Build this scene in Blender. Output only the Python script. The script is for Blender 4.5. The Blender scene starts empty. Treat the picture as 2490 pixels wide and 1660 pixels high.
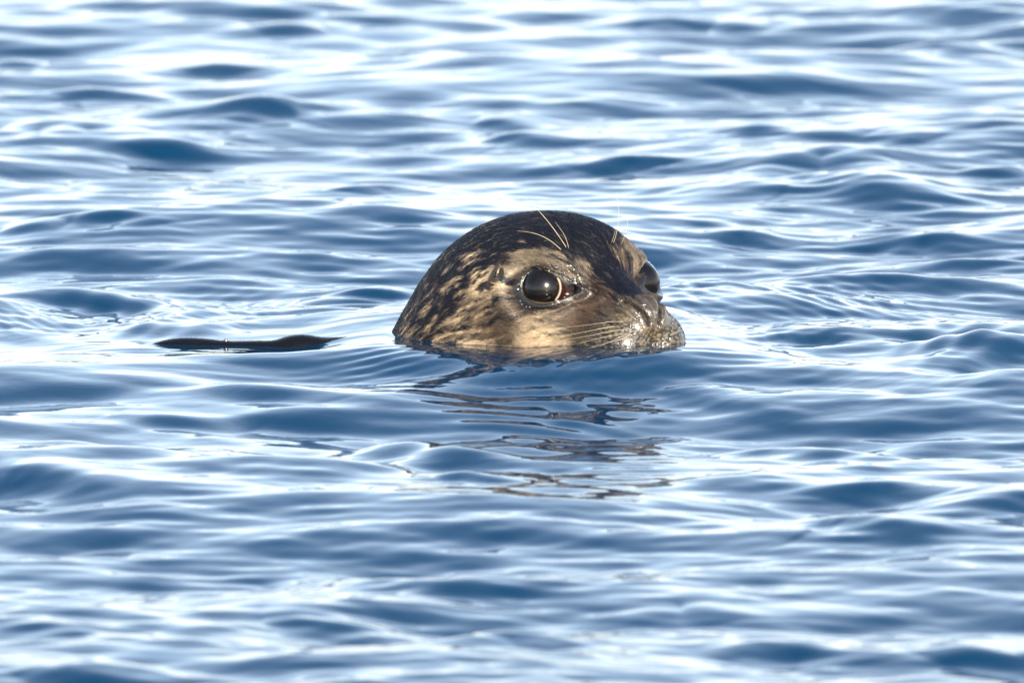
import bpy, math, random
import numpy as np
from mathutils import Vector

# ------------------------------------------------------------------ camera
S = 0.0003                      # metres per unit of the seal's own measuring grid
DEP = math.radians(7.0)         # camera looks down by this angle
DIST = 12.5
scene = bpy.context.scene
cam_d = bpy.data.cameras.new('camera')
cam = bpy.data.objects.new('camera', cam_d)
scene.collection.objects.link(cam)
CAM = Vector((0.0, -DIST * math.cos(DEP), DIST * math.sin(DEP)))
cam.location = CAM
cam.rotation_euler = (math.pi / 2 - DEP, 0, 0)
cam_d.sensor_width = 36.0
cam_d.lens = 36.0 * DIST / 0.747
cam_d.clip_start = 0.5
cam_d.clip_end = 5000
cam_d.dof.use_dof = True
cam_d.dof.focus_distance = DIST - 0.08
cam_d.dof.aperture_fstop = 18.0
scene.camera = cam

# ------------------------------------------------------------------ light
SUN_EL = math.radians(20)
SUN_AZ = math.radians(14)       # to the right of the camera's back
sun_dir = Vector((math.sin(SUN_AZ) * math.cos(SUN_EL), -math.cos(SUN_AZ) * math.cos(SUN_EL), math.sin(SUN_EL)))
sd = bpy.data.lights.new('sun', 'SUN')
sd.energy = 5.0
sd.angle = math.radians(0.5)
sd.color = (1.0, 0.90, 0.75)
sun = bpy.data.objects.new('sun', sd)
scene.collection.objects.link(sun)
sun.rotation_euler = sun_dir.to_track_quat('Z', 'Y').to_euler()
sun.location = sun_dir * 50

world = bpy.data.worlds.new('World')
scene.world = world
world.use_nodes = True
wn, wl = world.node_tree.nodes, world.node_tree.links
wn.clear()
w_out = wn.new('ShaderNodeOutputWorld')
w_bg = wn.new('ShaderNodeBackground')
w_sky = wn.new('ShaderNodeTexSky')
w_sky.sky_type = 'NISHITA'
w_sky.sun_disc = False
w_sky.sun_elevation = SUN_EL
w_sky.sun_rotation = math.pi - SUN_AZ
w_sky.air_density = 1.0
w_sky.dust_density = 0.8
w_sky.ozone_density = 1.9
w_bg.inputs['Strength'].default_value = 0.118
def _wm(op, a, b=0.0, clamp=False):
    m = wn.new('ShaderNodeMath'); m.operation = op; m.use_clamp = clamp
    for i, v in enumerate((a, b)):
        if hasattr(v, 'is_linked'): wl.new(v, m.inputs[i])
        else: m.inputs[i].default_value = v
    return m.outputs[0]
w_tc = wn.new('ShaderNodeTexCoord'); w_sep = wn.new('ShaderNodeSeparateXYZ'); wl.new(w_tc.outputs['Generated'], w_sep.inputs[0])
w_den = _wm('ADD', _wm('MAXIMUM', w_sep.outputs['Z'], 0.0), 0.12)
w_cmb = wn.new('ShaderNodeCombineXYZ')
wl.new(_wm('DIVIDE', w_sep.outputs['X'], w_den), w_cmb.inputs[0]); wl.new(_wm('DIVIDE', w_sep.outputs['Y'], w_den), w_cmb.inputs[1])
w_nz = wn.new('ShaderNodeTexNoise'); w_nz.inputs['Scale'].default_value = 0.8; w_nz.inputs['Detail'].default_value = 5.0
wl.new(w_cmb.outputs[0], w_nz.inputs['Vector'])
w_cov = wn.new('ShaderNodeMapRange'); w_cov.interpolation_type = 'SMOOTHSTEP'
wl.new(w_nz.outputs['Fac'], w_cov.inputs['Value'])
w_cov.inputs['From Min'].default_value = 0.38; w_cov.inputs['From Max'].default_value = 0.68
w_cov.inputs['To Min'].default_value = 0.05; w_cov.inputs['To Max'].default_value = 0.85
w_haze = _wm('POWER', _wm('SUBTRACT', 1.0, _wm('MAXIMUM', w_sep.outputs['Z'], 0.0)), 5.2)     # more air to look through lower down
w_fac = _wm('MULTIPLY', w_haze, 0.78, True)
w_hz = wn.new('ShaderNodeMix'); w_hz.data_type = 'RGBA'
wl.new(w_fac, w_hz.inputs[0]); wl.new(w_sky.outputs[0], w_hz.inputs[6]); w_hz.inputs[7].default_value = (6.2, 6.8, 7.7, 1)
w_mix = wn.new('ShaderNodeMix'); w_mix.data_type = 'RGBA'
wl.new(_wm('MULTIPLY', w_cov.outputs[0], _wm('ADD', 0.05, _wm('MULTIPLY', w_haze, 0.55))), w_mix.inputs[0]); wl.new(w_hz.outputs[2], w_mix.inputs[6]); w_mix.inputs[7].default_value = (10.0, 8.6, 6.6, 1)
wl.new(w_mix.outputs[2], w_bg.inputs['Color'])
wl.new(w_bg.outputs[0], w_out.inputs['Surface'])

scene.view_settings.view_transform = 'Standard'
scene.view_settings.look = 'None'
scene.view_settings.gamma = 1.0
scene.view_settings.exposure = 1.45
scene.cycles.use_denoising = True
scene.cycles.max_bounces = 6
scene.cycles.caustics_reflective = False
scene.cycles.caustics_refractive = False

# ------------------------------------------------------------------ helpers
def link(o):
    scene.collection.objects.link(o)
    return o

def mesh_np(name, verts, quads, attrs=None, mat=None, parent=None, smooth=True):
    me = bpy.data.meshes.new(name)
    nv, nf = len(verts), len(quads)
    k = quads.shape[1]
    me.vertices.add(nv)
    me.vertices.foreach_set('co', np.ascontiguousarray(verts, dtype=np.float32).ravel())
    me.loops.add(nf * k)
    me.loops.foreach_set('vertex_index', np.ascontiguousarray(quads, dtype=np.int32).ravel())
    me.polygons.add(nf)
    me.polygons.foreach_set('loop_start', np.arange(0, nf * k, k, dtype=np.int32))
    me.update(calc_edges=True)
    me.polygons.foreach_set('use_smooth', np.full(nf, smooth, dtype=bool))
    if attrs:
        for an, av in attrs.items():
            if av.ndim == 1:
                a = me.attributes.new(an, 'FLOAT', 'POINT')
                a.data.foreach_set('value', av.astype(np.float32))
            else:
                a = me.attributes.new(an, 'FLOAT_VECTOR', 'POINT')
                a.data.foreach_set('vector', av.astype(np.float32).ravel())
    if mat: me.materials.append(mat)
    o = link(bpy.data.objects.new(name, me))
    if parent: o.parent = parent
    return o

class NT:
    """small node-building helper"""
    def __init__(self, mat):
        mat.use_nodes = True
        self.t = mat.node_tree
        self.t.nodes.clear()
    def n(self, kind, **kw):
        nd = self.t.nodes.new('ShaderNode' + kind)
        for k, v in kw.items():
            if k.startswith('_'): setattr(nd, k[1:], v)
        return nd
    def l(self, a, b): self.t.links.new(a, b)
    def attr(self, name, vec=False):
        a = self.n('Attribute', _attribute_name=name)
        return a.outputs['Vector'] if vec else a.outputs['Fac']
    def math(self, op, a, b=0.0, clamp=False):
        m = self.n('Math', _operation=op, _use_clamp=clamp)
        for i, v in enumerate((a, b)):
            if hasattr(v, 'is_linked'): self.l(v, m.inputs[i])
            else: m.inputs[i].default_value = v
        return m.outputs[0]
    def maprange(self, v, a, b, c=0.0, d=1.0):
        m = self.n('MapRange', _interpolation_type='SMOOTHSTEP')
        self.l(v, m.inputs['Value'])
        for nme, x in zip(('From Min', 'From Max', 'To Min', 'To Max'), (a, b, c, d)):
            m.inputs[nme].default_value = x
        return m.outputs['Result']
    def mix(self, fac, a, b):
        m = self.n('Mix', _data_type='RGBA')
        for s, v in ((0, fac), (6, a), (7, b)):
            if hasattr(v, 'is_linked'): self.l(v, m.inputs[s])
            elif s == 0: m.inputs[s].default_value = v
            else: m.inputs[s].default_value = (*v, 1.0)
        return m.outputs[2]
    def noise(self, vec, scale, detail=2.0, rough=0.5):
        m = self.n('TexNoise')
        self.l(vec, m.inputs['Vector'])
        m.inputs['Scale'].default_value = scale
        m.inputs['Detail'].default_value = detail
        m.inputs['Roughness'].default_value = rough
        return m.outputs['Fac']
    def vscale(self, vec, xyz):
        m = self.n('VectorMath', _operation='MULTIPLY')
        self.l(vec, m.inputs[0]); m.inputs[1].default_value = xyz
        return m.outputs[0]

# ------------------------------------------------------------------ water material
def water_material():
    m = bpy.data.materials.new('sea_water')
    g = NT(m)
    out = g.n('OutputMaterial')
    geo = g.n('NewGeometry')
    v = g.vscale(geo.outputs['Position'], (1.0, 1.0, 0.0))
    nz = g.noise(v, 60.0, 2.0, 0.45)
    b = g.n('Bump'); b.inputs['Strength'].default_value = 0.12; b.inputs['Distance'].default_value = 0.002
    g.l(nz, b.inputs['Height'])
    p = g.n('BsdfPrincipled')
    p.inputs['Base Color'].default_value = (0.0003, 0.021, 0.054, 1)
    p.inputs['Roughness'].default_value = 0.03
    p.inputs['IOR'].default_value = 1.333
    g.l(b.outputs[0], p.inputs['Normal'])
    g.l(p.outputs[0], out.inputs['Surface'])
    return m

# ------------------------------------------------------------------ the seal's shape
PSI = math.radians(58.0)        # the head is turned this far towards the viewer
CP, SP = math.cos(PSI), math.sin(PSI)
HX, HY = 0.0240, -0.0370        # head base in the world
U0 = 1325                       # the same on the measuring grid

def to_head(P):                 # local x right, y away, z up  ->  forward, near side, up
    x, y, z = P[..., 0], P[..., 1], P[..., 2]
    return np.stack([x * CP - y * SP, -x * SP - y * CP, z], -1)
def from_head(Q):
    f, l, h = Q[..., 0], Q[..., 1], Q[..., 2]
    return np.stack([f * CP - l * SP, -f * SP - l * CP, h], -1)

def smin(a, b, k):
    h = np.maximum(k - np.abs(a - b), 0.0) / k
    return np.minimum(a, b) - h * h * k * 0.25
def smax(a, b, k): return -smin(-a, -b, k)
def ell(p, c, r):
    d = p - np.array(c, float); r = np.array(r, float)
    k0 = np.sqrt((d / r).__pow__(2).sum(-1)); k1 = np.sqrt((d / (r * r)).__pow__(2).sum(-1))
    return k0 * (k0 - 1.0) / np.maximum(k1, 1e-9)
def rcone(p, a, b, ra, rb):
    a = np.array(a, float); b = np.array(b, float); ab = b - a
    t = np.clip(((p - a) @ ab) / (ab @ ab), 0, 1)
    return np.linalg.norm(p - a - t[..., None] * ab, axis=-1) - (ra + (rb - ra) * t)
def polyd(p, pts):
    best = None
    for a, b in zip(pts[:-1], pts[1:]):
        d = rcone(p, a, b, 0.0, 0.0)
        best = d if best is None else np.minimum(best, d)
    return best

def unit(v):
    v = np.array(v, float); return v / np.linalg.norm(v)

EYE_P = np.array([247.0, 140.0, 180.0])
def eye_frame(sg):
    pe = EYE_P * np.array([1, sg, 1])
    c = unit((0.82, 0.54 * sg, 0.17))
    a = np.array([1.0, 0, 0]); a = unit(a - c * (a @ c))
    b = np.cross(c, a) * (-1 if sg > 0 else 1)
    if b[2] < 0: b = -b
    t = math.radians(10)
    a, b = a * math.cos(t) + b * math.sin(t), b * math.cos(t) - a * math.sin(t)
    return pe, a, b, c
def eye_q(H, sg):
    pe, a, b, c = eye_frame(sg)
    d = H - pe
    A, B, C = d @ a - 4.0, d @ b, d @ c
    hw = 60.0
    hh = np.where(B > 0, 23.0, 34.0) * (1.0 - 0.40 * np.clip(A / hw, -1, 1))
    q = (np.sqrt((A / hw) ** 2 + (B / hh) ** 2 + 1e-9) - 1.0) * 34.0
    return q, C, A, B

NOSTRIL = [(0, 52, 158), (0, 44, 158), (0, 33, 150), (0, 23, 134), (0, 15, 112)]
EAR = [(116, 0, 226), (108, 0, 178)]
MOUTH = [(496, 0, 2), (440, 70, -6), (365, 110, -8), (270, 150, 4)]
PHIL = [(500, 0, 130), (503, 0, 60), (488, 0, 4)]
def d_nostril(Hs): return polyd(Hs * np.array([0.0, 1, 1]), NOSTRIL) + 3.0 * np.maximum(415 - Hs[..., 0], 0)
def d_ear(Hs): return polyd(Hs * np.array([1.0, 0, 1]), EAR) + 3.0 * np.maximum(120 - Hs[..., 1], 0)
SPINE_BODY = dict(
    n1=(-132, 60, -76), n2=(-325, 90, -225), b1=(-700, 130, -335), b2=(-1500, 140, -420), b3=(-2600, 150, -470), b4=(-3500, 150, -500))

def sdf(P, detail=True):
    H = to_head(P)
    Hs = H.copy(); sg = np.where(H[..., 1] >= 0, 1.0, -1.0)
    Hs[..., 1] = np.abs(H[..., 1])
    d = ell(Hs, (0, 0, 140), (240, 230, 169))
    d = smin(d, ell(Hs, (100, 0, 154), (178, 212, 158)), 50)
    d = smin(d, ell(Hs, (170, 0, 90), (158, 160, 118)), 60)
    d = smin(d, ell(Hs, (300, 0, 68), (150, 112, 92)), 60)
    d = smin(d, ell(Hs, (165, 108, 50), (120, 98, 110)), 70)
    d = smin(d, rcone(Hs, (180, 0, 185), (430, 0, 110), 58, 52), 60)
    d = smin(d, ell(Hs, (400, 50, 52), (96, 70, 66)), 46)
    d = smin(d, ell(Hs, (416, 54, 58), (68, 58, 60)), 26)
    d = smin(d, ell(Hs, (444, 0, 116), (44, 50, 42)), 30)
    d = smin(d, ell(Hs, (385, 0, -8), (85, 82, 58)), 40)
    d = smin(d, ell(Hs, (214, 104, 184), (60, 64, 54)), 46)
    d = smin(d, ell(P, (-92, 40, 60), (222, 218, 220)), 60)
    # neck and trunk
    B = SPINE_BODY
    d = smin(d, rcone(P, (0, 0, 90), B['n1'], 218, 242), 80)
    d = smin(d, rcone(P, B['n1'], B['n2'], 242, 185), 60)
    d = smin(d, rcone(P, B['n2'], B['b1'], 185, 330), 60)
    d = smin(d, rcone(P, B['b1'], B['b2'], 330, 380), 60)
    d = smin(d, rcone(P, B['b2'], B['b3'], 385, 230), 120)
    d = smin(d, rcone(P, B['b3'], B['b4'], 230, 80), 120)
    d = smin(d, ell(P, (-675, 20, -31), (320, 38, 46)), 24)
    d = smin(d, rcone(P, (-410, 46, -14), (-620, 22, -18), 38, 38), 20)
    d = smin(d, ell(P, (-870, 36, -30), (110, 40, 50)), 30)
    d = smin(d, ell(P, (-590, 10, -34), (60, 40, 60)), 30)
    # fore flippers and hind flippers
    for s_ in (-1, 1):
        d = smin(d, ell(P, (-950, 140 + s_ * 420, -560), (170, 230, 60)), 60)
        d = smin(d, ell(P, (-3720, 150 + s_ * 110, -500), (330, 130, 45)), 50)
    if not detail: return d
    # philtrum and nostrils
    g = polyd(Hs, PHIL)
    d = d + 9.0 * np.exp(-(g / 9.0) ** 2)
    g = d_nostril(Hs)
    d = d + 9.0 * np.exp(-(g / 5.5) ** 2) - 3.0 * np.exp(-((g - 15) / 9.0) ** 2)
    # mouth
    g = polyd(Hs, MOUTH)
    d = d + 10.0 * np.exp(-(g / 9.0) ** 2)
    # ear opening
    g = d_ear(Hs)
    d = d + 12.0 * np.exp(-(g / 7.0) ** 2) - 2.0 * np.exp(-((g - 18) / 8.0) ** 2)
    # eye lids
    q, C, A, Bq = eye_q(Hs, 1)
    near = np.exp(-(np.maximum(np.abs(C) - 45, 0) / 15.0) ** 2)
    d = d - near * (np.where(Bq > 0, 12.0, 9.0) * np.exp(-((q - 9) / 8.0) ** 2) - np.where(Bq > 0, 8.0, 5.0) * np.exp(-((q - 27) / 9.0) ** 2) + 4.0 * np.exp(-((q - 42) / 9.0) ** 2))
    carve = smax(q, -(C + 22.0), 4)
    carve = np.where(C > -60, carve, 50.0)
    d = smax(d, -carve, 6)
    return d

def bez(P, t):
    t = t[:, None]
    P = [np.array(p, float) for p in P]
    return (1 - t) ** 3 * P[0] + 3 * (1 - t) ** 2 * t * P[1] + 3 * (1 - t) * t * t * P[2] + t ** 3 * P[3]

def build_body():
    # spine curve
    t = np.linspace(0, 1, 800)
    p0 = from_head(np.array([388.0, 0, 80]))
    c1 = bez([p0, (20, -40, 105), (-330, 80, -60), (-850, 130, -340)], t)
    last = c1[-1]
    c2 = bez([last, (-1250, 150, -440), (-2300, 150, -450), (-3950, 150, -500)], t)
    c = np.vstack([c1, c2[1:]])
    seg = np.linalg.norm(np.diff(c, axis=0), axis=1)
    arc = np.concatenate([[0], np.cumsum(seg)])
    # ring positions: fine on the head, wider further back
    st = [0.0]; step = 2.1
    while st[-1] < arc[-1] - 30:
        if st[-1] > 520: step = min(step * 1.03, 28)
        st.append(st[-1] + step)
    st = np.array(st)
    R = np.stack([np.interp(st, arc, c[:, k]) for k in range(3)], 1)
    T = np.gradient(R, axis=0); T /= np.linalg.norm(T, axis=1)[:, None]
    for _ in range(30):
        T[1:-1] = (T[:-2] + 2 * T[1:-1] + T[2:]) / 4
    T /= np.linalg.norm(T, axis=1)[:, None]
    up = np.array([0, 0, 1.0])
    Bv = np.cross(T, up); Bv /= np.linalg.norm(Bv, axis=1)[:, None]   # sideways
    Nv = np.cross(Bv, T)
    NTH = 640
    # denser on the sides and top than underneath
    w = np.linspace(-math.pi, math.pi, NTH + 1)[:-1]
    th = w + 0.32 * np.sin(w) * 0.0
    ct, sn = np.cos(th), np.sin(th)
    ncap = 95
    phi = np.linspace(0.012, math.pi / 2, ncap, endpoint=False)
    O, D, flow_s = [], [], []
    for f in phi:
        O.append(np.repeat(R[:1], NTH, 0))
        D.append(math.sin(f) * (ct[:, None] * Nv[0] + sn[:, None] * Bv[0]) - math.cos(f) * T[0])
        flow_s.append(np.full(NTH, -(math.pi / 2 - f) * 95))
    for i in range(len(R)):
        O.append(np.repeat(R[i:i + 1], NTH, 0))
        D.append(ct[:, None] * Nv[i] + sn[:, None] * Bv[i])
        flow_s.append(np.full(NTH, st[i]))
    phie = np.linspace(0, math.pi / 2, 12)[1:]
    for f in phie[:-1]:
        O.append(np.repeat(R[-1:], NTH, 0))
        D.append(math.cos(f) * (ct[:, None] * Nv[-1] + sn[:, None] * Bv[-1]) + math.sin(f) * T[-1])
        flow_s.append(np.full(NTH, st[-1] + 50 * f))
    O = np.array(O); D = np.array(D); fs = np.array(flow_s)
    nr = len(O)
    # coarse solve, then refine
    cr = np.unique(np.concatenate([np.arange(0, nr, 5), [nr - 1]])); cc = np.arange(0, NTH, 4)
    Oc, Dc = O[np.ix_(cr, cc)], D[np.ix_(cr, cc)]
    L = np.zeros(Oc.shape[:2])
    for _ in range(45):
        L += np.clip(-sdf(Oc + Dc * L[..., None], False), -30, 60) * 0.8
    # upsample
    Lr = np.stack([np.interp(np.arange(nr), cr, L[:, j]) for j in range(len(cc))], 1)
    ccx = np.concatenate([cc, [NTH]]); Lr = np.concatenate([Lr, Lr[:, :1]], 1)
    Lf = np.stack([np.interp(np.arange(NTH), ccx, Lr[i]) for i in range(nr)], 0)
    # only the head needs the detail pass many times
    nh = int((fs[:, 0] < 520).sum())
    Lf[:nh] -= 28
    for _ in range(15):
        dv = sdf(O[:nh] + D[:nh] * Lf[:nh, :, None], True)
        Lf[:nh] += np.clip(-dv, -12, 12) * 0.75
    for _ in range(3):
        Lf[nh:] -= np.clip(sdf(O[nh:] + D[nh:] * Lf[nh:, :, None], False), -12, 12) * 0.8
    P = O + D * Lf[..., None]
    return P, fs, np.broadcast_to(th, fs.shape), nr, NTH

P, FS, TH, NR, NTH = build_body()
V = P.reshape(-1, 3)
idx = np.arange(NR * NTH).reshape(NR, NTH)
a = idx[:-1, :]; b = idx[1:, :]
quads = np.stack([a, np.roll(a, -1, 1), np.roll(b, -1, 1), b], -1).reshape(-1, 4)
# close both ends with a small fan (as degenerate-free triangles joined to quads)
def cap(row, flip):
    q = []
    n = len(row)
    for i in range(0, n // 2 - 1):
        q.append([row[i], row[i + 1], row[n - 2 - i], row[n - 1 - i]])
    q = np.array(q)
    return q[:, ::-1] if flip else q
quads = np.vstack([quads, cap(idx[0], True), cap(idx[-1], False)])

# ---- coat masks, all in the head's own measure
Hh = to_head(V)
Hs = Hh.copy(); Hs[:, 1] = np.abs(Hs[:, 1])
f_, l_, h_ = Hs[:, 0], Hs[:, 1], Hs[:, 2]
def sst(x, a, b):
    t = np.clip((x - a) / (b - a), 0, 1); return t * t * (3 - 2 * t)
def blob(c, r):
    d = (Hs - np.array(c, float)) / np.array(r, float)
    return np.exp(-(d ** 2).sum(1))
eq, eC, eA, eB = eye_q(Hs, 1)
eyeband = np.exp(-(np.maximum(np.abs(eC) - 50, 0) / 15.0) ** 2)
# dark crown, running down between the eyes to the nose and back along the neck
aTH = np.abs(TH).reshape(-1); sFS = FS.reshape(-1)
edge = np.interp(sFS, [0, 150, 260, 420, 560, 700, 900], [0.60, 0.64, 0.50, 0.34, 0.34, 0.60, 1.5])
crown = (1 - sst(aTH, edge - 0.36, edge + 0.62)) * sst(sFS, 90, 200)
crown = crown * (1 - 0.98 * sst(blob((205, 150, 228), (105, 84, 62)), 0.2, 0.7))
stripe = np.exp(-(l_ / 36.0) ** 2) * sst(f_, 120, 220) * (1 - sst(f_, 405, 455)) * sst(h_, 120, 170)
dark = np.clip(np.maximum(crown, stripe), 0, 1)
pale = np.clip(1.3 * blob((238, 160, 62), (64, 56, 44)) + 0.95 * blob((80, 215, 195), (52, 60, 60)), 0, 1)
tone = -0.075 * sst(sFS, 330, 520) - 0.068 + 0.11 * blob((40, 220, 20), (140, 90, 45))
brown = np.clip(2.2 * blob((345, 74, 158), (58, 52, 52)) + 0.75 * blob((140, 210, 80), (60, 60, 46)) + 0.9 * blob((345, 98, 100), (52, 40, 26)), 0, 1)
pad = np.clip(2.2 * blob((440, 52, 52), (80, 68, 66)), 0, 1)
greyb = np.clip(1.4 * blob((220, 150, 240), (85, 66, 50)), 0, 1)
lid = np.clip(1.25 * eyeband * np.exp(-((eq - 8) / 14.0) ** 2), 0, 1)
nose = np.clip(np.exp(-(((Hs - np.array([478, 0, 136])) / np.array([34, 34, 34])) ** 2).sum(1)) * 1.5, 0, 1)
slit = np.clip(np.exp(-(d_nostril(Hs) / 6.5) ** 2) + 0.8 * np.exp(-(polyd(Hs, PHIL) / 6.0) ** 2) + 2.0 * np.exp(-(d_ear(Hs) / 14.0) ** 2)
               + np.exp(-(polyd(Hs, MOUTH) / 12.0) ** 2), 0, 1)
socket = eyeband * (1 - sst(eq, -6, 1)) * (eC > -70)
back = sst(-V[:, 0], 350, 400)
lit_rim = eyeband * np.exp(-((eq - 0.5) / 2.4) ** 2) * sst(-eB, 4, 14) * (1 - sst(eA, 5, 30))  # sunlit edge of the lower lid, painted pale into the coat colour
pole = 1 - sst(sFS, -120, -40)
flow = np.stack([FS / 100.0, (TH * 2.1).reshape(FS.shape), np.zeros_like(FS)], -1).reshape(-1, 3)
wet = np.clip(lid * 0.55 + pad + nose + back + 0.5 * eyeband * np.exp(-((eq - 25) / 25.0) ** 2), 0, 1)

def fur_material():
    m = bpy.data.materials.new('wet_seal_fur')
    g = NT(m)
    out = g.n('OutputMaterial'); p = g.n('BsdfPrincipled')
    fl = g.attr('flow', True)
    warp = g.n('TexNoise'); g.l(fl, warp.inputs['Vector']); warp.inputs['Scale'].default_value = 2.2
    wv = g.n('VectorMath', _operation='MULTIPLY_ADD')
    g.l(warp.outputs['Color'], wv.inputs[0]); wv.inputs[1].default_value = (0.5, 0.32, 0); g.l(fl, wv.inputs[2])
    fw = wv.outputs[0]
    big = g.noise(g.vscale(fw, (1.35, 6.0, 1)), 1.0, 2.5, 0.55)       # blotches drawn out along the fur
    mid = g.noise(g.vscale(fw, (4.0, 12.0, 1)), 1.0, 2.0, 0.55)
    fine = g.noise(g.vscale(fl, (9.0, 60.0, 1)), 1.0, 2.0, 0.6)
    dots = g.noise(g.vscale(fl, (22.0, 22.0, 1)), 1.0, 1.0, 0.5)
    tc = g.n('TexCoord')
    dots = g.noise(tc.outputs['Object'], 420.0, 1.5, 0.55)
    pole = g.attr('pole')
    fine = g.math('ADD', g.math('MULTIPLY', fine, g.math('SUBTRACT', 1.0, pole)), g.math('MULTIPLY', dots, pole))
    darkm, palem, brownm, padm, greym = (g.attr(k) for k in ('dark', 'pale', 'brown', 'pad', 'greyb'))
    mott = g.math('ADD', g.math('MULTIPLY', big, 0.66), g.math('MULTIPLY', mid, 0.34))
    sm = g.math('MULTIPLY', g.math('SUBTRACT', mott, 0.5), g.math('MULTIPLY', g.attr('face'), 0.5))
    mott = g.math('SUBTRACT', mott, sm)
    mott = g.math('ADD', mott, g.attr('tone'))
    light = g.maprange(mott, 0.40, 0.575)
    light = g.math('ADD', light, g.math('MULTIPLY', palem, 0.85), True)
    light = g.math('SUBTRACT', light, g.math('MULTIPLY', brownm, 1.0), True)
    light = g.math('ADD', g.math('MULTIPLY', light, 0.80), g.math('MULTIPLY', g.maprange(fine, 0.3, 0.7), 0.20), True)
    col = g.mix(light, (0.026, 0.018, 0.013), (0.44, 0.335, 0.215))
    col = g.mix(g.math('MULTIPLY', brownm, 0.8), col, g.mix(fine, (0.020, 0.010, 0.006), (0.085, 0.050, 0.031)))
    col = g.mix(g.math('MULTIPLY', greym, 0.85), col, g.mix(fine, (0.035, 0.028, 0.020), (0.18, 0.14, 0.095)))
    padc = g.mix(g.maprange(dots, 0.40, 0.62), (0.006, 0.005, 0.004), (0.095, 0.078, 0.048))
    col = g.mix(g.math('MULTIPLY', padm, 0.92), col, padc)
    # crown: near black with a few pale flecks
    fleck = g.maprange(g.math('ADD', g.math('MULTIPLY', mid, 0.5), g.math('ADD', g.math('MULTIPLY', big, 0.5), g.math('MULTIPLY', g.attr('neck'), 0.06))), 0.58, 0.67)
    crown = g.mix(g.math('MULTIPLY', fleck, g.math('ADD', 0.18, g.math('MULTIPLY', g.attr('neck'), 0.72))), g.mix(fine, (0.002, 0.002, 0.004), (0.006, 0.006, 0.010)), (0.26, 0.20, 0.15))
    dk = g.maprange(g.math('ADD', darkm, g.math('MULTIPLY', g.math('SUBTRACT', mott, 0.5), -4.2)), 0.32, 0.60)
    col = g.mix(dk, col, crown)
    col = g.mix(g.attr('lid'), col, (0.010, 0.008, 0.007))
    col = g.mix(g.math('MULTIPLY', g.attr('lit_rim'), 0.5), col, (0.24, 0.17, 0.09))
    col = g.mix(g.math('MULTIPLY', g.attr('nose'), 0.75), col, (0.030, 0.025, 0.020))
    col = g.mix(g.attr('slit'), col, (0.006, 0.004, 0.004))
    col = g.mix(g.attr('socket'), col, (0.022, 0.007, 0.006))
    col = g.mix(g.attr('dorsal'), col, (0.004, 0.004, 0.005))
    g.l(col, p.inputs['Base Color'])
    wet = g.attr('wet')
    r = g.math('SUBTRACT', 0.48, g.math('MULTIPLY', wet, 0.30))
    r = g.math('SUBTRACT', r, g.math('MULTIPLY', dk, 0.10))
    bk = g.attr('back')
    so = g.attr('socket')
    r = g.math('ADD', r, g.math('MULTIPLY', so, 0.45))
    sl = g.math('MULTIPLY', g.attr('slit'), 0.9)
    r = g.math('ADD', r, g.math('MULTIPLY', sl, 0.35))
    g.l(g.math('MULTIPLY', g.math('SUBTRACT', 1.0, g.math('MAXIMUM', g.math('MAXIMUM', so, sl), bk)), g.math('ADD', 0.25, g.math('MAXIMUM', g.math('MULTIPLY', dk, 0.15), g.math('MULTIPLY', wet, 0.35)))), p.inputs['Coat Weight'])
    g.l(g.math('SUBTRACT', 0.5, g.math('MAXIMUM', g.math('MULTIPLY', bk, 0.3), g.math('MULTIPLY', dk, 0.18))), p.inputs['Specular IOR Level'])
    r = g.math('SUBTRACT', r, g.math('MULTIPLY', bk, 0.08), True)
    g.l(r, p.inputs['Roughness'])
    p.inputs['IOR'].default_value = 1.42
    p.inputs['Coat Weight'].default_value = 0.25
    p.inputs['Coat Roughness'].default_value = 0.28
    hgt = g.math('ADD', g.math('MULTIPLY', fine, 1.0), g.math('MULTIPLY', g.math('MULTIPLY', dots, wet), 1.1))
    hgt = g.math('MULTIPLY', hgt, g.math('SUBTRACT', 1.0, g.math('MULTIPLY', bk, 0.6)))
    b = g.n('Bump'); b.inputs['Strength'].default_value = 0.55; b.inputs['Distance'].default_value = 0.0012
    g.l(hgt, b.inputs['Height']); g.l(b.outputs[0], p.inputs['Normal'])
    g.l(p.outputs[0], out.inputs['Surface'])
    return m

def simple(name, col, rough=0.5, **kw):
    m = bpy.data.materials.new(name); g = NT(m)
    out = g.n('OutputMaterial'); p = g.n('BsdfPrincipled')
    tc = g.n('TexCoord')
    nz = g.noise(tc.outputs['Object'], kw.get('scale', 300.0), 2.0)
    c = g.mix(nz, tuple(x * 0.7 for x in col), tuple(min(1, x * 1.3) for x in col))
    g.l(c, p.inputs['Base Color']); p.inputs['Roughness'].default_value = rough
    p.inputs['IOR'].default_value = kw.get('ior', 1.45)
    g.l(p.outputs[0], out.inputs['Surface'])
    return m

FUR = fur_material()
seal = link(bpy.data.objects.new('seal', None))
seal.location = (HX, HY, 0.0)
seal['label'] = 'wet grey brown mottled seal raising its head above the water'
seal['category'] = 'seal'
attrs = dict(flow=flow, dark=dark, pale=pale, brown=brown, pad=pad, greyb=greyb, lid=lid, nose=nose, slit=slit, socket=socket, back=back, wet=wet, tone=tone, neck=sst(sFS, 220, 400) * sst(aTH, 0.12, 0.5), face=sst(f_, 70, 210), pole=pole, lit_rim=lit_rim, dorsal=back * (1 - sst(aTH, 0.7, 1.4)))
body = mesh_np('body', V * S, quads, attrs, FUR, seal)

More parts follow.
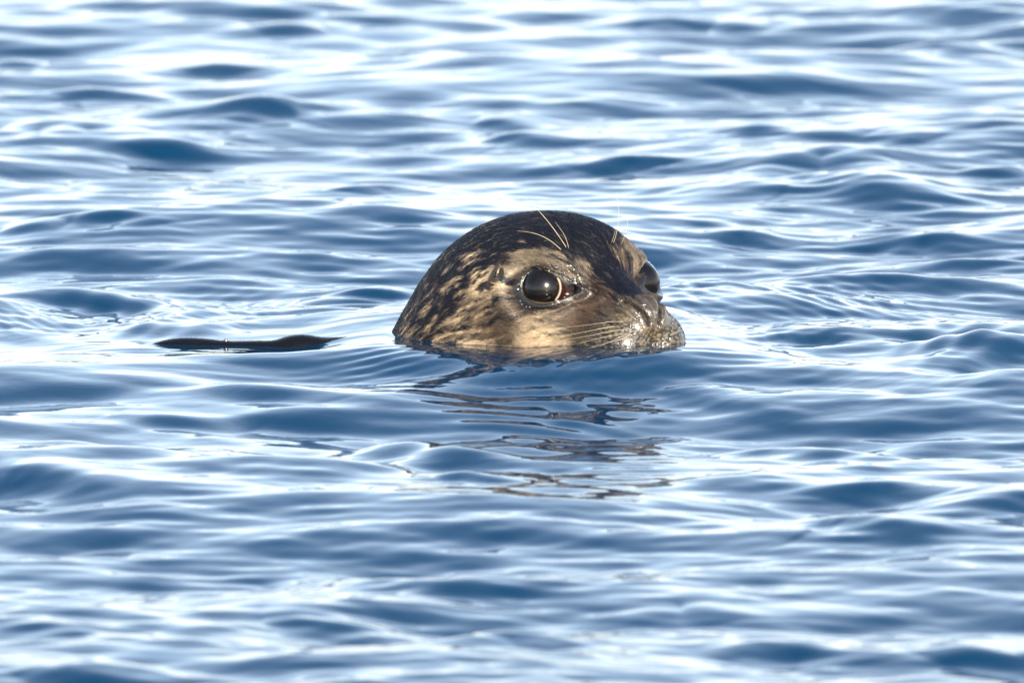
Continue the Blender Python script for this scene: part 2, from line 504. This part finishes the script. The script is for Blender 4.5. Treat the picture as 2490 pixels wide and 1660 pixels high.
# ---- fur: short strands lying back along the coat
def build_fur(count=110000):
    rg = np.random.default_rng(5)
    G = P                                             # ring x around
    dS = np.gradient(G, axis=0); dT = (np.roll(G, -1, 1) - np.roll(G, 1, 1)) / 2
    N = np.cross(dT, dS); area = np.linalg.norm(N, axis=-1); N /= np.maximum(area, 1e-9)[..., None]
    cen = np.mean(G, axis=1, keepdims=True)
    if ((G - cen) * N).sum() < 0: N = -N
    tl = dS / np.maximum(np.linalg.norm(dS, axis=-1), 1e-9)[..., None]
    A = lambda v: v.reshape(FS.shape)
    fareye = A((eyeband > 0.2) & (Hh[:, 1] < 0) & (eq < 26) & (Hh[:, 0] > 120))
    ok = ~fareye & (G[..., 2] > -25) & (FS < 1200) & (A(back) < 0.5) & (FS > -75)
    lidfree = 1 - 0.95 * np.exp(-(np.maximum(eq, 0) / 15.0) ** 2) * eyeband
    lidfree = lidfree * (1 - np.exp(-(d_ear(Hs) / 8.0) ** 2))
    wgt = np.where(ok, area, 0) * A(lidfree) * (1 - 0.97 * A(np.clip(lid + socket + slit + nose, 0, 1))) * (1 - 0.6 * A(pad)) * (1 - 0.55 * A(dark))
    c = np.cumsum(wgt.ravel()); pick = np.searchsorted(c, rg.random(count) * c[-1])
    i, j = np.divmod(pick, NTH)
    du, dv = rg.random(count) - 0.5, rg.random(count) - 0.5
    root = G[i, j] + du[:, None] * dS[i, j] + dv[:, None] * dT[i, j]
    n = N[i, j]; t = tl[i, j]; sd_ = np.cross(n, t)
    fx, fy = FS[i, j] / 100, TH[i, j] * 2.1
    sway = 0.25 * np.sin(fx * 7 + 3 * np.sin(fy * 9)) * np.sin(fy * 23 + fx * 2) + rg.normal(0, 0.16, count)
    ln = (13 + 9 * rg.random(count)) * (1 - 0.45 * pad[pick]) * (1 - 0.4 * np.exp(-(np.maximum(eq[pick], 0) / 40) ** 2) * eyeband[pick])
    ln = ln * (1 - 0.65 * ((Hh[pick, 1] < -40) & (eq[pick] < 90) & (Hh[pick, 0] > 90)))
    pts = np.zeros((count, 3, 3))
    pts[:, 0] = root - n * 1.0
    d1 = t + sd_ * sway[:, None]
    pts[:, 1] = root + (d1 * 0.5 + n * 0.08) * ln[:, None]
    pts[:, 2] = root + (d1 * 1.0 + sd_ * (sway * 0.4)[:, None] + n * (0.05 + 0.10 * rg.random(count) ** 2)[:, None]) * ln[:, None]
    cu = bpy.data.hair_curves.new('fur')
    cu.add_curves([3] * count)
    cu.attributes['position'].data.foreach_set('vector', (pts * S).astype(np.float32).ravel())
    ra = cu.attributes.get('radius') or cu.attributes.new('radius', 'FLOAT', 'POINT')
    rr = np.tile(np.array([0.42, 0.36, 0.08]) * S, (count, 1)) * (0.8 + 0.5 * rg.random(count))[:, None]
    ra.data.foreach_set('value', rr.astype(np.float32).ravel())
    for an, av in attrs.items():
        if av.ndim == 1:
            a = cu.attributes.new(an, 'FLOAT', 'CURVE'); a.data.foreach_set('value', av[pick].astype(np.float32))
        else:
            a = cu.attributes.new(an, 'FLOAT_VECTOR', 'CURVE')
            w_ = av[pick].copy(); w_[:, 0] += du * 0.02; w_[:, 1] += dv * 0.018
            a.data.foreach_set('vector', w_.astype(np.float32).ravel())
    cu.materials.append(FUR)
    o = link(bpy.data.objects.new('fur', cu)); o.parent = seal
    o['kind'] = 'stuff'
    return o
build_fur()

# ---- eyes
def eye_material():
    m = bpy.data.materials.new('wet_eye'); g = NT(m)
    out = g.n('OutputMaterial'); p = g.n('BsdfPrincipled')
    d = g.attr('disc')
    c = g.mix(g.maprange(d, 0.745, 0.775), (0.30, 0.26, 0.22), (0.020, 0.012, 0.006))
    c = g.mix(g.maprange(d, 0.79, 0.84), c, (0.004, 0.003, 0.003))
    c = g.mix(g.maprange(d, 0.675, 0.70), (0.022, 0.007, 0.006), c)
    g.l(c, p.inputs['Base Color']); p.inputs['Roughness'].default_value = 0.15
    p.inputs['IOR'].default_value = 1.40
    g.l(p.outputs[0], out.inputs['Surface'])
    return m
EYE = eye_material()
def uvsphere(n=64, k=40):
    v, q = [], []
    for i in range(k + 1):
        ph = math.pi * i / k
        for j in range(n):
            t = 2 * math.pi * j / n
            v.append((math.sin(ph) * math.cos(t), math.sin(ph) * math.sin(t), math.cos(ph)))
    for i in range(k):
        for j in range(n):
            q.append((i * n + j, (i + 1) * n + j, (i + 1) * n + (j + 1) % n, i * n + (j + 1) % n))
    return np.array(v), np.array(q)
for sg in (1, -1):
    pe, a_, b_, c_ = eye_frame(sg)
    v, q = uvsphere(96, 64)
    gaze = unit(c_ + (0.0 if sg > 0 else 0.40) * a_ - 0.02 * b_)
    disc = v @ gaze
    va = v @ a_
    R_ = 60.0
    bulge = 1.0 + 0.05 * sst(disc, 0.6, 0.95)
    loc = pe - (44.0 if sg > 0 else 35.0) * c_ - (17 if sg > 0 else -4) * a_
    vv = from_head(v * R_ * bulge[:, None] + loc)
    mesh_np('eye', vv * S, q, dict(disc=disc + 0.7 * (1 - sst(va if sg > 0 else -va * 0, 0.30, 0.52)) * (1.0 if sg > 0 else 1.0)), EYE, seal)

# ---- whiskers
WH = simple('whisker_horn', (0.32, 0.26, 0.18), 0.4)
def whisker(pts, r0, r1=0.15):
    pts = np.array(pts, float)
    t = np.linspace(0, 1, 14)
    k = np.linspace(0, 1, len(pts))
    deg = min(len(pts) - 1, 3)
    c = np.stack([np.polyval(np.polyfit(k, pts[:, i], deg), t) for i in range(3)], 1)
    T = np.gradient(c, axis=0); T /= np.linalg.norm(T, axis=1)[:, None]
    ref = np.array([0.3, 0.9, 0.2]); n1 = np.cross(T, ref); n1 /= np.linalg.norm(n1, axis=1)[:, None]; n2 = np.cross(T, n1)
    m = 6; r = r0 + (r1 - r0) * t ** 1.3
    r = r * (1 + 0.12 * np.sin(np.arange(14) * 2.4))
    th = np.arange(m) * 2 * math.pi / m
    v = c[:, None, :] + r[:, None, None] * (np.cos(th)[None, :, None] * n1[:, None, :] + np.sin(th)[None, :, None] * n2[:, None, :])
    ix = np.arange(14 * m).reshape(14, m)
    q = np.stack([ix[:-1], np.roll(ix[:-1], -1, 1), np.roll(ix[1:], -1, 1), ix[1:]], -1).reshape(-1, 4)
    return mesh_np('whisker', v.reshape(-1, 3) * S, q, None, WH, seal)

VU = U0 + V[:, 0]; VV = 845 - V[:, 2] * math.cos(DEP) - V[:, 1] * math.sin(DEP)
def root_at(u, v):
    for w_ in (5, 9, 16, 30):
        c = np.where((np.abs(VU - u) < w_) & (np.abs(VV - v) < w_))[0]
        if len(c): return V[c[np.argmin(V[c, 1])]]
    return V[np.argmin((VU - u) ** 2 + (VV - v) ** 2)]
def wpts(pts):
    r = root_at(*pts[0][:2]); o = [r + np.array([0, 2.0, 0])]
    for u, v, dy in pts[1:]:
        y = r[1] + dy
        o.append((u - U0, y, (845 - v - y * math.sin(DEP)) / math.cos(DEP)))
    return o
BROW = [([(1375, 600), (1352, 568, -12), (1322, 530, -16), (1289, 495, -10), (1262, 478, 0)], 1.7),
        ([(1364, 606), (1335, 586, -14), (1302, 571, -22), (1257, 564, -20)], 1.6),
        ([(1386, 602), (1373, 578, -10), (1362, 560, -14), (1350, 543, -14)], 1.2),
        ([(1493, 588), (1499, 560, -6), (1503, 520, -4), (1500, 492, 0), (1490, 480, 4)], 1.2),
        ([(1489, 588), (1492, 572, -6), (1494, 560, -6)], 0.9),
        ([(1512, 592), (1519, 570, -6), (1524, 548, -4), (1520, 530, 0)], 0.9)]
PADW = [([(1512, 778), (1480, 783, -22), (1443, 788, -26), (1366, 797, -10)], 1.3), ([(1500, 790), (1470, 797, -24), (1425, 806, -26), (1360, 818, -12)], 1.5),
        ([(1516, 797), (1480, 806, -24), (1446, 813, -30), (1372, 826, -16)], 1.5), ([(1530, 806), (1496, 814, -24), (1455, 822, -30), (1400, 836, -20)], 1.3),
        ([(1540, 815), (1510, 824, -22), (1470, 834, -28), (1430, 846, -24)], 1.2), 
        ([(1548, 800), (1520, 812, -24), (1490, 826, -32), (1455, 842, -34)], 1.2),
        ([(1640, 768), (1662, 754, 10), (1684, 760, 20), (1700, 790, 26)], 0.8), ([(1648, 782), (1668, 772, 10), (1690, 779, 20), (1702, 806, 24)], 0.8),
        ([(1650, 795), (1672, 788, 10), (1690, 796, 18), (1698, 815, 22)], 0.7), ([(1644, 776), (1660, 765, 4), (1676, 766, 8), (1690, 778, 10)], 0.6)]
for pts, r0 in BROW:
    whisker(wpts(pts), r0 * 0.58, 0.2)
for pts, r0 in PADW:
    whisker(wpts(pts), r0 * 0.48, 0.2)

# ---- ear openings: a small dark slit with a pale fold behind it
EARM = simple('ear_skin', (0.006, 0.005, 0.005), 0.9); FOLD = simple('ear_fold', (0.26, 0.20, 0.13), 0.5)
near_ear = root_at(1211, 673); eh = to_head(near_ear)
for sg in (1,):                                       # the far one is hidden behind the head
    def at_ear(v, size, off):
        q_ = v * np.array(size) + np.array(off)                    # along f, l, h
        tilt = 0.20; q2 = q_.copy(); q2[:, 0] = q_[:, 0] + tilt * q_[:, 2]
        Q_ = q2 + eh; Q_[:, 1] *= sg
        return from_head(Q_)
    v0, q0 = uvsphere(20, 14)
    ear = mesh_np('ear', at_ear(v0, (8, 6, 23), (0, -3, 0)) * S, q0, None, EARM, seal)
    mesh_np('ear_fold', at_ear(v0, (5, 5, 20), (-11, -1, -2)) * S, q0, None, FOLD, ear)

# ---- opaque beads added for wet glints on lids, nose, pads and back
def bead_material():
    m = bpy.data.materials.new('glint_bead'); g = NT(m)
    out = g.n('OutputMaterial'); p = g.n('BsdfPrincipled')
    tc = g.n('TexCoord'); nz = g.noise(tc.outputs['Object'], 200.0)
    g.l(g.mix(nz, (0.008, 0.007, 0.006), (0.03, 0.025, 0.02)), p.inputs['Base Color'])
    p.inputs['Roughness'].default_value = 0.3; p.inputs['IOR'].default_value = 1.7
    p.inputs['Coat Weight'].default_value = 1.0; p.inputs['Coat Roughness'].default_value = 0.2
    g.l(p.outputs[0], out.inputs['Surface'])
    return m
BEADM = bead_material()
def beads(spots):
    v0, q0 = uvsphere(10, 6); vs, qs = [], []
    for k, (p_, r_, st_) in enumerate(spots):
        vs.append(v0 * np.array([st_ * r_, 0.45 * r_, r_]) + p_); qs.append(q0 + k * len(v0))
    o = mesh_np('glint_beads', np.vstack(vs) * S, np.vstack(qs), None, BEADM, seal); o['kind'] = 'stuff'
    return o
rb = random.Random(4); spots = []
visible = (VU > 1200) & (V[:, 2] > 0)
GLINT = [(1330,663),(1346,656),(1364,657),(1371,655),(1379,647),(1389,644),(1396,654),(1387,667),(1391,692),(1397,686),(1402,679),(1405,672),
 (1255,690),(1256,702),(1262,734),(1267,744),(1274,752),(1284,754),(1349,714),(1374,714),(1363,720),(1353,727),(1300,664),(1276,678)]
for u, v in GLINT:
    try: spots.append((root_at(u + rb.gauss(0, 1.5), v + rb.gauss(0, 1.5)), rb.uniform(2.0, 4.6), rb.uniform(0.9, 2.2)))
    except Exception: pass
for u, v, n_, sp in ((1535, 785, 16, 12), (1548, 765, 7, 8), (1570, 742, 3, 5), (1590, 765, 3, 6), (1520, 820, 6, 14), (1356, 618, 1, 1), (1468, 620, 1, 1)):
    for _ in range(n_):
        try: spots.append((root_at(u + rb.gauss(0, sp), v + rb.gauss(0, sp)), rb.uniform(1.2, 3.0), rb.uniform(0.9, 1.4)))
        except Exception: pass
spots += [(root_at(548, 824), 5.0, 1.3), (root_at(556, 827), 3.5, 1.2)]  # two more beads added for the sun glint on the back
beads(spots)

# ------------------------------------------------------------------ the water surface
def px_to_ground(u, v, z=0.0):
    k = 0.747 / 2490.0 / DIST
    dx, dz = (u - 1245) * k, (830 - v) * k
    d = Vector((dx, math.cos(DEP) + dz * math.sin(DEP), -math.sin(DEP) + dz * math.cos(DEP)))
    t = (z - CAM.z) / d.z
    return CAM.x + d.x * t, CAM.y + d.y * t

def axis(fine_lo, fine_hi, step, far, grow=1.05):
    mid = np.arange(fine_lo, fine_hi + step / 2, step)
    up, s = [], step; x = mid[-1]
    while x < far: s *= grow; x += s; up.append(x)
    dn, s = [], step; x = mid[0]
    while x > -far: s *= grow; x -= s; dn.append(x)
    return np.concatenate([np.array(dn[::-1]), mid, np.array(up)])

gx = axis(-0.62, 0.62, 0.0024, 1500, 1.12)
gy = axis(-2.3, 3.2, 0.0042, 1500, 1.12)
GX, GY = np.meshgrid(gx, gy)
sx = np.gradient(gx); sy = np.gradient(gy)
SPC = np.maximum(sx[None, :], sy[:, None])
Z = np.zeros_like(GX)
rng = np.random.default_rng(11)
core = (np.abs(GX) < 60) & (np.abs(GY) < 60)
cx0, cx1 = np.searchsorted(gx, -60), np.searchsorted(gx, 60)
cy0, cy1 = np.searchsorted(gy, -60), np.searchsorted(gy, 60)
X = GX[cy0:cy1, cx0:cx1].astype(np.float32); Y = GY[cy0:cy1, cx0:cx1].astype(np.float32); SP_ = SPC[cy0:cy1, cx0:cx1].astype(np.float32)
Zc = np.zeros_like(X)
NW = 80
for i in range(NW):
    lam = 0.055 * (0.9 / 0.055) ** rng.random()
    ang = rng.choice([-0.55, 0.1, 0.6]) + rng.normal(0.0, 0.28) + math.pi / 2
    k = 2 * math.pi / lam
    slope = 0.0155 * (1.0 if lam > 0.08 else 0.7)
    ph = rng.random() * 6.283
    A = slope / k
    arg = (k * math.cos(ang)) * X + (k * math.sin(ang)) * Y + ph
    fade = np.clip(1.5 - 4.0 * SP_ / lam, 0, 1)
    Zc += A * (np.sin(arg) + 0.18 * np.cos(2 * arg)) * fade

gate = 0.5 + 0.5 * np.sin(2.1 * X + 0.9 * Y + 0.6 * np.sin(3.1 * Y)) * np.sin(1.7 * Y - 2.3 * X + 1.0)
for i in range(34):
    lam = 0.020 * (0.055 / 0.020) ** rng.random()
    ang = rng.normal(0.0, 0.6) + math.pi / 2
    k = 2 * math.pi / lam
    arg = (k * math.cos(ang)) * X + (k * math.sin(ang)) * Y + rng.random() * 6.283
    Zc += 0.016 / k * np.sin(arg) * np.clip(1.5 - 4.0 * SP_ / lam, 0, 1) * gate

# single waves: crest lines (on the measuring grid of the frame), height in mm, width in cm
D_ = 1.0587
WAVES = [
 ([(1600,400),(1780,345),(1900,322),(1990,345),(2110,420)], 10, 2.6), ([(1640,402),(1880,385),(2010,410),(2090,445)], 9, 2.2),
 ([(0,270),(120,272),(330,285)], 7, 2.0), ([(90,297),(200,297)], 5, 1.8), ([(520,255),(600,235),(690,235)], 8, 2.0),
 ([(1090,250),(1170,252),(1260,268)], 6, 1.8), ([(1090,290),(1190,285),(1290,305)], 7, 1.8), ([(1580,290),(1680,285),(1820,300)], 7, 2.0),
 ([(800,440),(880,428),(1020,440)], 7, 2.0), ([(150,512),(300,505),(390,520)], 7, 2.0), ([(0,520),(150,525)], 5, 2.0),
 ([(-40,645),(120,642),(300,655),(420,655)], 9, 2.4), ([(700,648),(850,630),(960,632)], 8, 2.2), ([(1530,650),(1630,640),(1740,660)], 8, 1.9),
 ([(1700,618),(1900,612),(2200,625),(2400,622)], 9, 2.2), ([(1640,525),(1700,515),(1800,530)], 6, 1.7), ([(2040,535),(2130,520),(2220,540)], 7, 1.8),
 ([(2050,570),(2400,575)], 6, 1.8), ([(1600,785),(1750,760),(1930,748),(2060,775)], 9, 1.8), ([(2100,840),(2240,800),(2400,750)], 8, 2.0),
 ([(2240,885),(2330,868),(2400,870)], 7, 1.8), ([(800,985),(930,988),(1060,1025),(1300,1050)], 9, 2.4), ([(1600,990),(1850,1005),(2100,1030)], 7, 1.9),
 ([(-40,990),(150,993),(240,1002)], 7, 2.0), ([(-40,1070),(130,1068),(260,1110),(400,1145)], 9, 2.4), ([(640,1284),(760,1278),(860,1300)], 7, 1.8),
 ([(700,1322),(850,1310),(1100,1330),(1400,1335)], 6, 2.0), ([(1430,1370),(1530,1330),(1620,1340),(1720,1370)], 9, 2.4),
 ([(1930,1122),(2030,1100),(2150,1120)], 7, 1.8), ([(1830,1182),(1960,1178),(2100,1210),(2230,1235)], 8, 2.0), ([(2170,1160),(2400,1115)], 8, 2.0),
 ([(1050,1470),(1150,1440),(1300,1460)], 8, 2.2), ([(600,1400),(750,1400),(950,1430)], 7, 2.0), ([(-40,1410),(120,1430),(230,1450)], 7, 2.2),
 ([(60,1548),(200,1540),(380,1560)], 8, 2.2), ([(1680,1480),(1850,1460),(2000,1490)], 7, 2.0), ([(2150,1492),(2300,1480)], 6, 2.0),
 ([(420,138),(490,130),(570,140)], 6, 1.8), ([(880,112),(960,105),(1050,125)], 7, 2.0), ([(1330,40),(1480,25),(1560,40)], 8, 2.4),
 ([(2080,95),(2150,85),(2260,100)], 7, 2.0), ([(1640,42),(1760,46)], 5, 2.0), ([(-40,120),(90,125)], 6, 2.0), ([(590,60),(750,55)], 5, 2.0),
 ([(130,206),(250,200),(370,210)], 6, 2.0), ([(1340,352),(1450,343),(1510,352)], 7, 1.7), ([(2200,375),(2400,378)], 7, 2.0), ([(2000,310),(2150,320)], 5, 1.8),
 ([(200,765),(330,725),(430,690),(540,655)], 7, 1.8), ([(400,750),(470,722),(545,703)], 8, 1.5), ([(-20,725),(90,735),(200,765)], 8, 1.8),
 ([(1000,1090),(1080,1085),(1150,1100)], 5, 1.6), ([(450,870),(600,885),(760,905)], 5, 1.8),
 ([(250,920),(420,930),(560,940)], 6, 1.8), ([(1540,880),(1700,905),(1850,930)], 5, 1.6), ([(330,330),(460,315)], 5, 1.8), ([(430,395),(640,400)], 5, 1.8),
]
for pts, amp, sig in WAVES:
    amp *= 0.00125; sig *= 0.01
    W = np.array([px_to_ground(u * D_, v * D_, amp) for u, v in pts])
    ks = np.linspace(0, 1, len(W)); tt = np.linspace(0, 1, 9)
    W = np.stack([np.interp(tt, ks, W[:, 0]), np.interp(tt, ks, W[:, 1])], 1)
    for _ in range(3):
        W[1:-1] = (W[:-2] + 2 * W[1:-1] + W[2:]) / 4
    m = 5 * sig
    i0, i1 = np.searchsorted(gx, W[:, 0].min() - m) - cx0, np.searchsorted(gx, W[:, 0].max() + m) - cx0
    j0, j1 = np.searchsorted(gy, W[:, 1].min() - m) - cy0, np.searchsorted(gy, W[:, 1].max() + m) - cy0
    x, y = X[j0:j1, i0:i1], Y[j0:j1, i0:i1]
    best = np.full(x.shape, 1e9); par = np.zeros(x.shape); side = np.zeros(x.shape)
    for n, (a0, b0) in enumerate(zip(W[:-1], W[1:])):
        ab = b0 - a0; L2 = ab @ ab
        t = np.clip(((x - a0[0]) * ab[0] + (y - a0[1]) * ab[1]) / L2, 0, 1)
        ex, ey = x - a0[0] - t * ab[0], y - a0[1] - t * ab[1]
        dd = ex * ex + ey * ey
        upd = dd < best
        best = np.where(upd, dd, best); par = np.where(upd, (n + t) / 8.0, par); side = np.where(upd, np.sign(ab[0]) * ey, side)
    d = np.sqrt(best) / sig
    front = side < 0
    prof = np.where(front, np.exp(-0.5 * (d * 1.05) ** 2), np.exp(-0.5 * (d / 1.5) ** 2)) - 0.25 * np.exp(-0.5 * (d / 2.6) ** 2)
    env = np.sin(math.pi * np.clip(par, 0.0, 1.0)) ** 0.8 * 0.92 + 0.08
    Zc[j0:j1, i0:i1] += (amp * prof * env).astype(np.float32)

# the water close to the seal: swell, ripples and the film that climbs the wet fur
m0, m1 = np.searchsorted(gx, -0.60) - cx0, np.searchsorted(gx, 0.60) - cx0
n0, n1 = np.searchsorted(gy, -0.70) - cy0, np.searchsorted(gy, 0.70) - cy0
x, y = X[n0:n1, m0:m1], Y[n0:n1, m0:m1]
Q = np.stack([(x - HX) / S, (y - HY) / S, np.full(x.shape, 12.0)], -1)
ds = sdf(Q, False) * S
Qh = to_head(Q)
swell = 0.0
calm = 1 - 0.7 * np.exp(-(np.maximum(ds, 0) / 0.018) ** 2)
near = Zc[n0:n1, m0:m1] * calm
wob = 0.5 + 0.5 * np.sin(9 * x + 5.0 * y + 1.0) * np.sin(14 * y - 11 * x)
dsw = ds + 0.004 * np.sin(38 * x + 13 * y) + 0.003 * np.sin(61 * y - 23 * x)
rip = 0.00075 * np.sin(2 * math.pi * dsw / 0.021) * np.exp(-ds / 0.11) * wob + 0.00032 * np.sin(2 * math.pi * dsw / 0.0115 + 1.0) * np.exp(-ds / 0.12) * (1 - wob)
def ss2(v, a, b):
    t = np.clip((v - a) / (b - a), 0, 1); return t * t * (3 - 2 * t)
# the cushion of water pushed up in front of the cheek and the muzzle
dp = np.maximum(ds, 0)
cush = np.exp(-(np.maximum(dp - 0.016, 0) / (0.075 + 0.012 * np.sin(21 * x + 1.3))) ** 3) * ss2(x, -0.17, -0.09) * (1 - 0.65 * ss2(x, 0.10, 0.19))
lift = 0.0085 + 0.0085 * ss2(x, -0.03, 0.10)
near = near * (1 - 0.9 * cush) + cush * (lift + 0.065 * dp)
PATCH = [((870,720),(130,55),((720,700),(960,712)),3.0,.14), ((560,725),(110,35),((460,760),(620,720)),1.6,.16), ((620,750),(60,25),((560,735),(680,765)),1.1,.12),
 ((1680,745),(80,45),((1610,715),(1760,740)),2.0,.15), ((1850,830),(180,30),((1680,850),(1960,800)),1.5,.14), ((2350,860),(180,70),((2200,890),(2490,800)),2.8,.12),
 ((1500,900),(250,40),((1300,930),(1650,880)),1.6,.13), ((950,890),(150,30),((800,890),(1100,882)),2.0,.10), ((60,780),(90,30),((0,760),(150,800)),1.2,.14),
 ((2000,740),(200,50),((1850,720),(2150,760)),1.8,.10), ((330,760),(160,50),((200,800),(420,730)),2.4,.12), ((1250,1000),(260,50),((1000,985),(1500,1010)),3.0,.08)]
for (cu, cv), (eu, ev), (la, lb), lam, sl in PATCH:
    lam *= 0.01
    c0 = px_to_ground(cu, cv); e1 = px_to_ground(cu + eu, cv)[0] - c0[0]; e2 = px_to_ground(cu, cv - ev)[1] - c0[1]
    la, lb = np.array(px_to_ground(*la)), np.array(px_to_ground(*lb))
    nn = lb - la; nn = np.array([-nn[1], nn[0]]) / np.linalg.norm(nn)
    win = np.exp(-(((x - c0[0]) / e1) ** 2 + ((y - c0[1]) / e2) ** 2))
    dd = (x - c0[0]) * nn[0] + (y - c0[1]) * nn[1]
    dd = dd + 0.25 * lam * np.sin(17 * x + 6 * y + cu) + 0.2 * lam * np.sin(31 * x - 9 * y + cv) + 2.0 * ((x - c0[0]) ** 2) * nn[1]
    k = 2 * math.pi / lam
    near = near + (1.9 - 0.7 * cush) * win * sl / k * np.sin(k * dd) * (0.75 + 0.25 * np.sin(23 * x + 11 * y))
rip = rip * (0.65 - 0.30 * cush)
film = 0.0010 * np.exp(-np.maximum(ds, 0) / 0.003)
Zc[n0:n1, m0:m1] = near + swell + np.where(ds > 0, rip, 0) + film * (Qh[..., 0] > -900)
ALL_Z = Zc
Z[cy0:cy1, cx0:cx1] = Zc

verts = np.stack([GX, GY, Z], -1).reshape(-1, 3)
ny, nx = GX.shape
wi = np.arange(ny * nx).reshape(ny, nx)
wq = np.stack([wi[:-1, :-1], wi[:-1, 1:], wi[1:, 1:], wi[1:, :-1]], -1).reshape(-1, 4)
water = mesh_np('water', verts, wq, None, water_material())
water['kind'] = 'structure'
print('verts', len(V), len(verts))
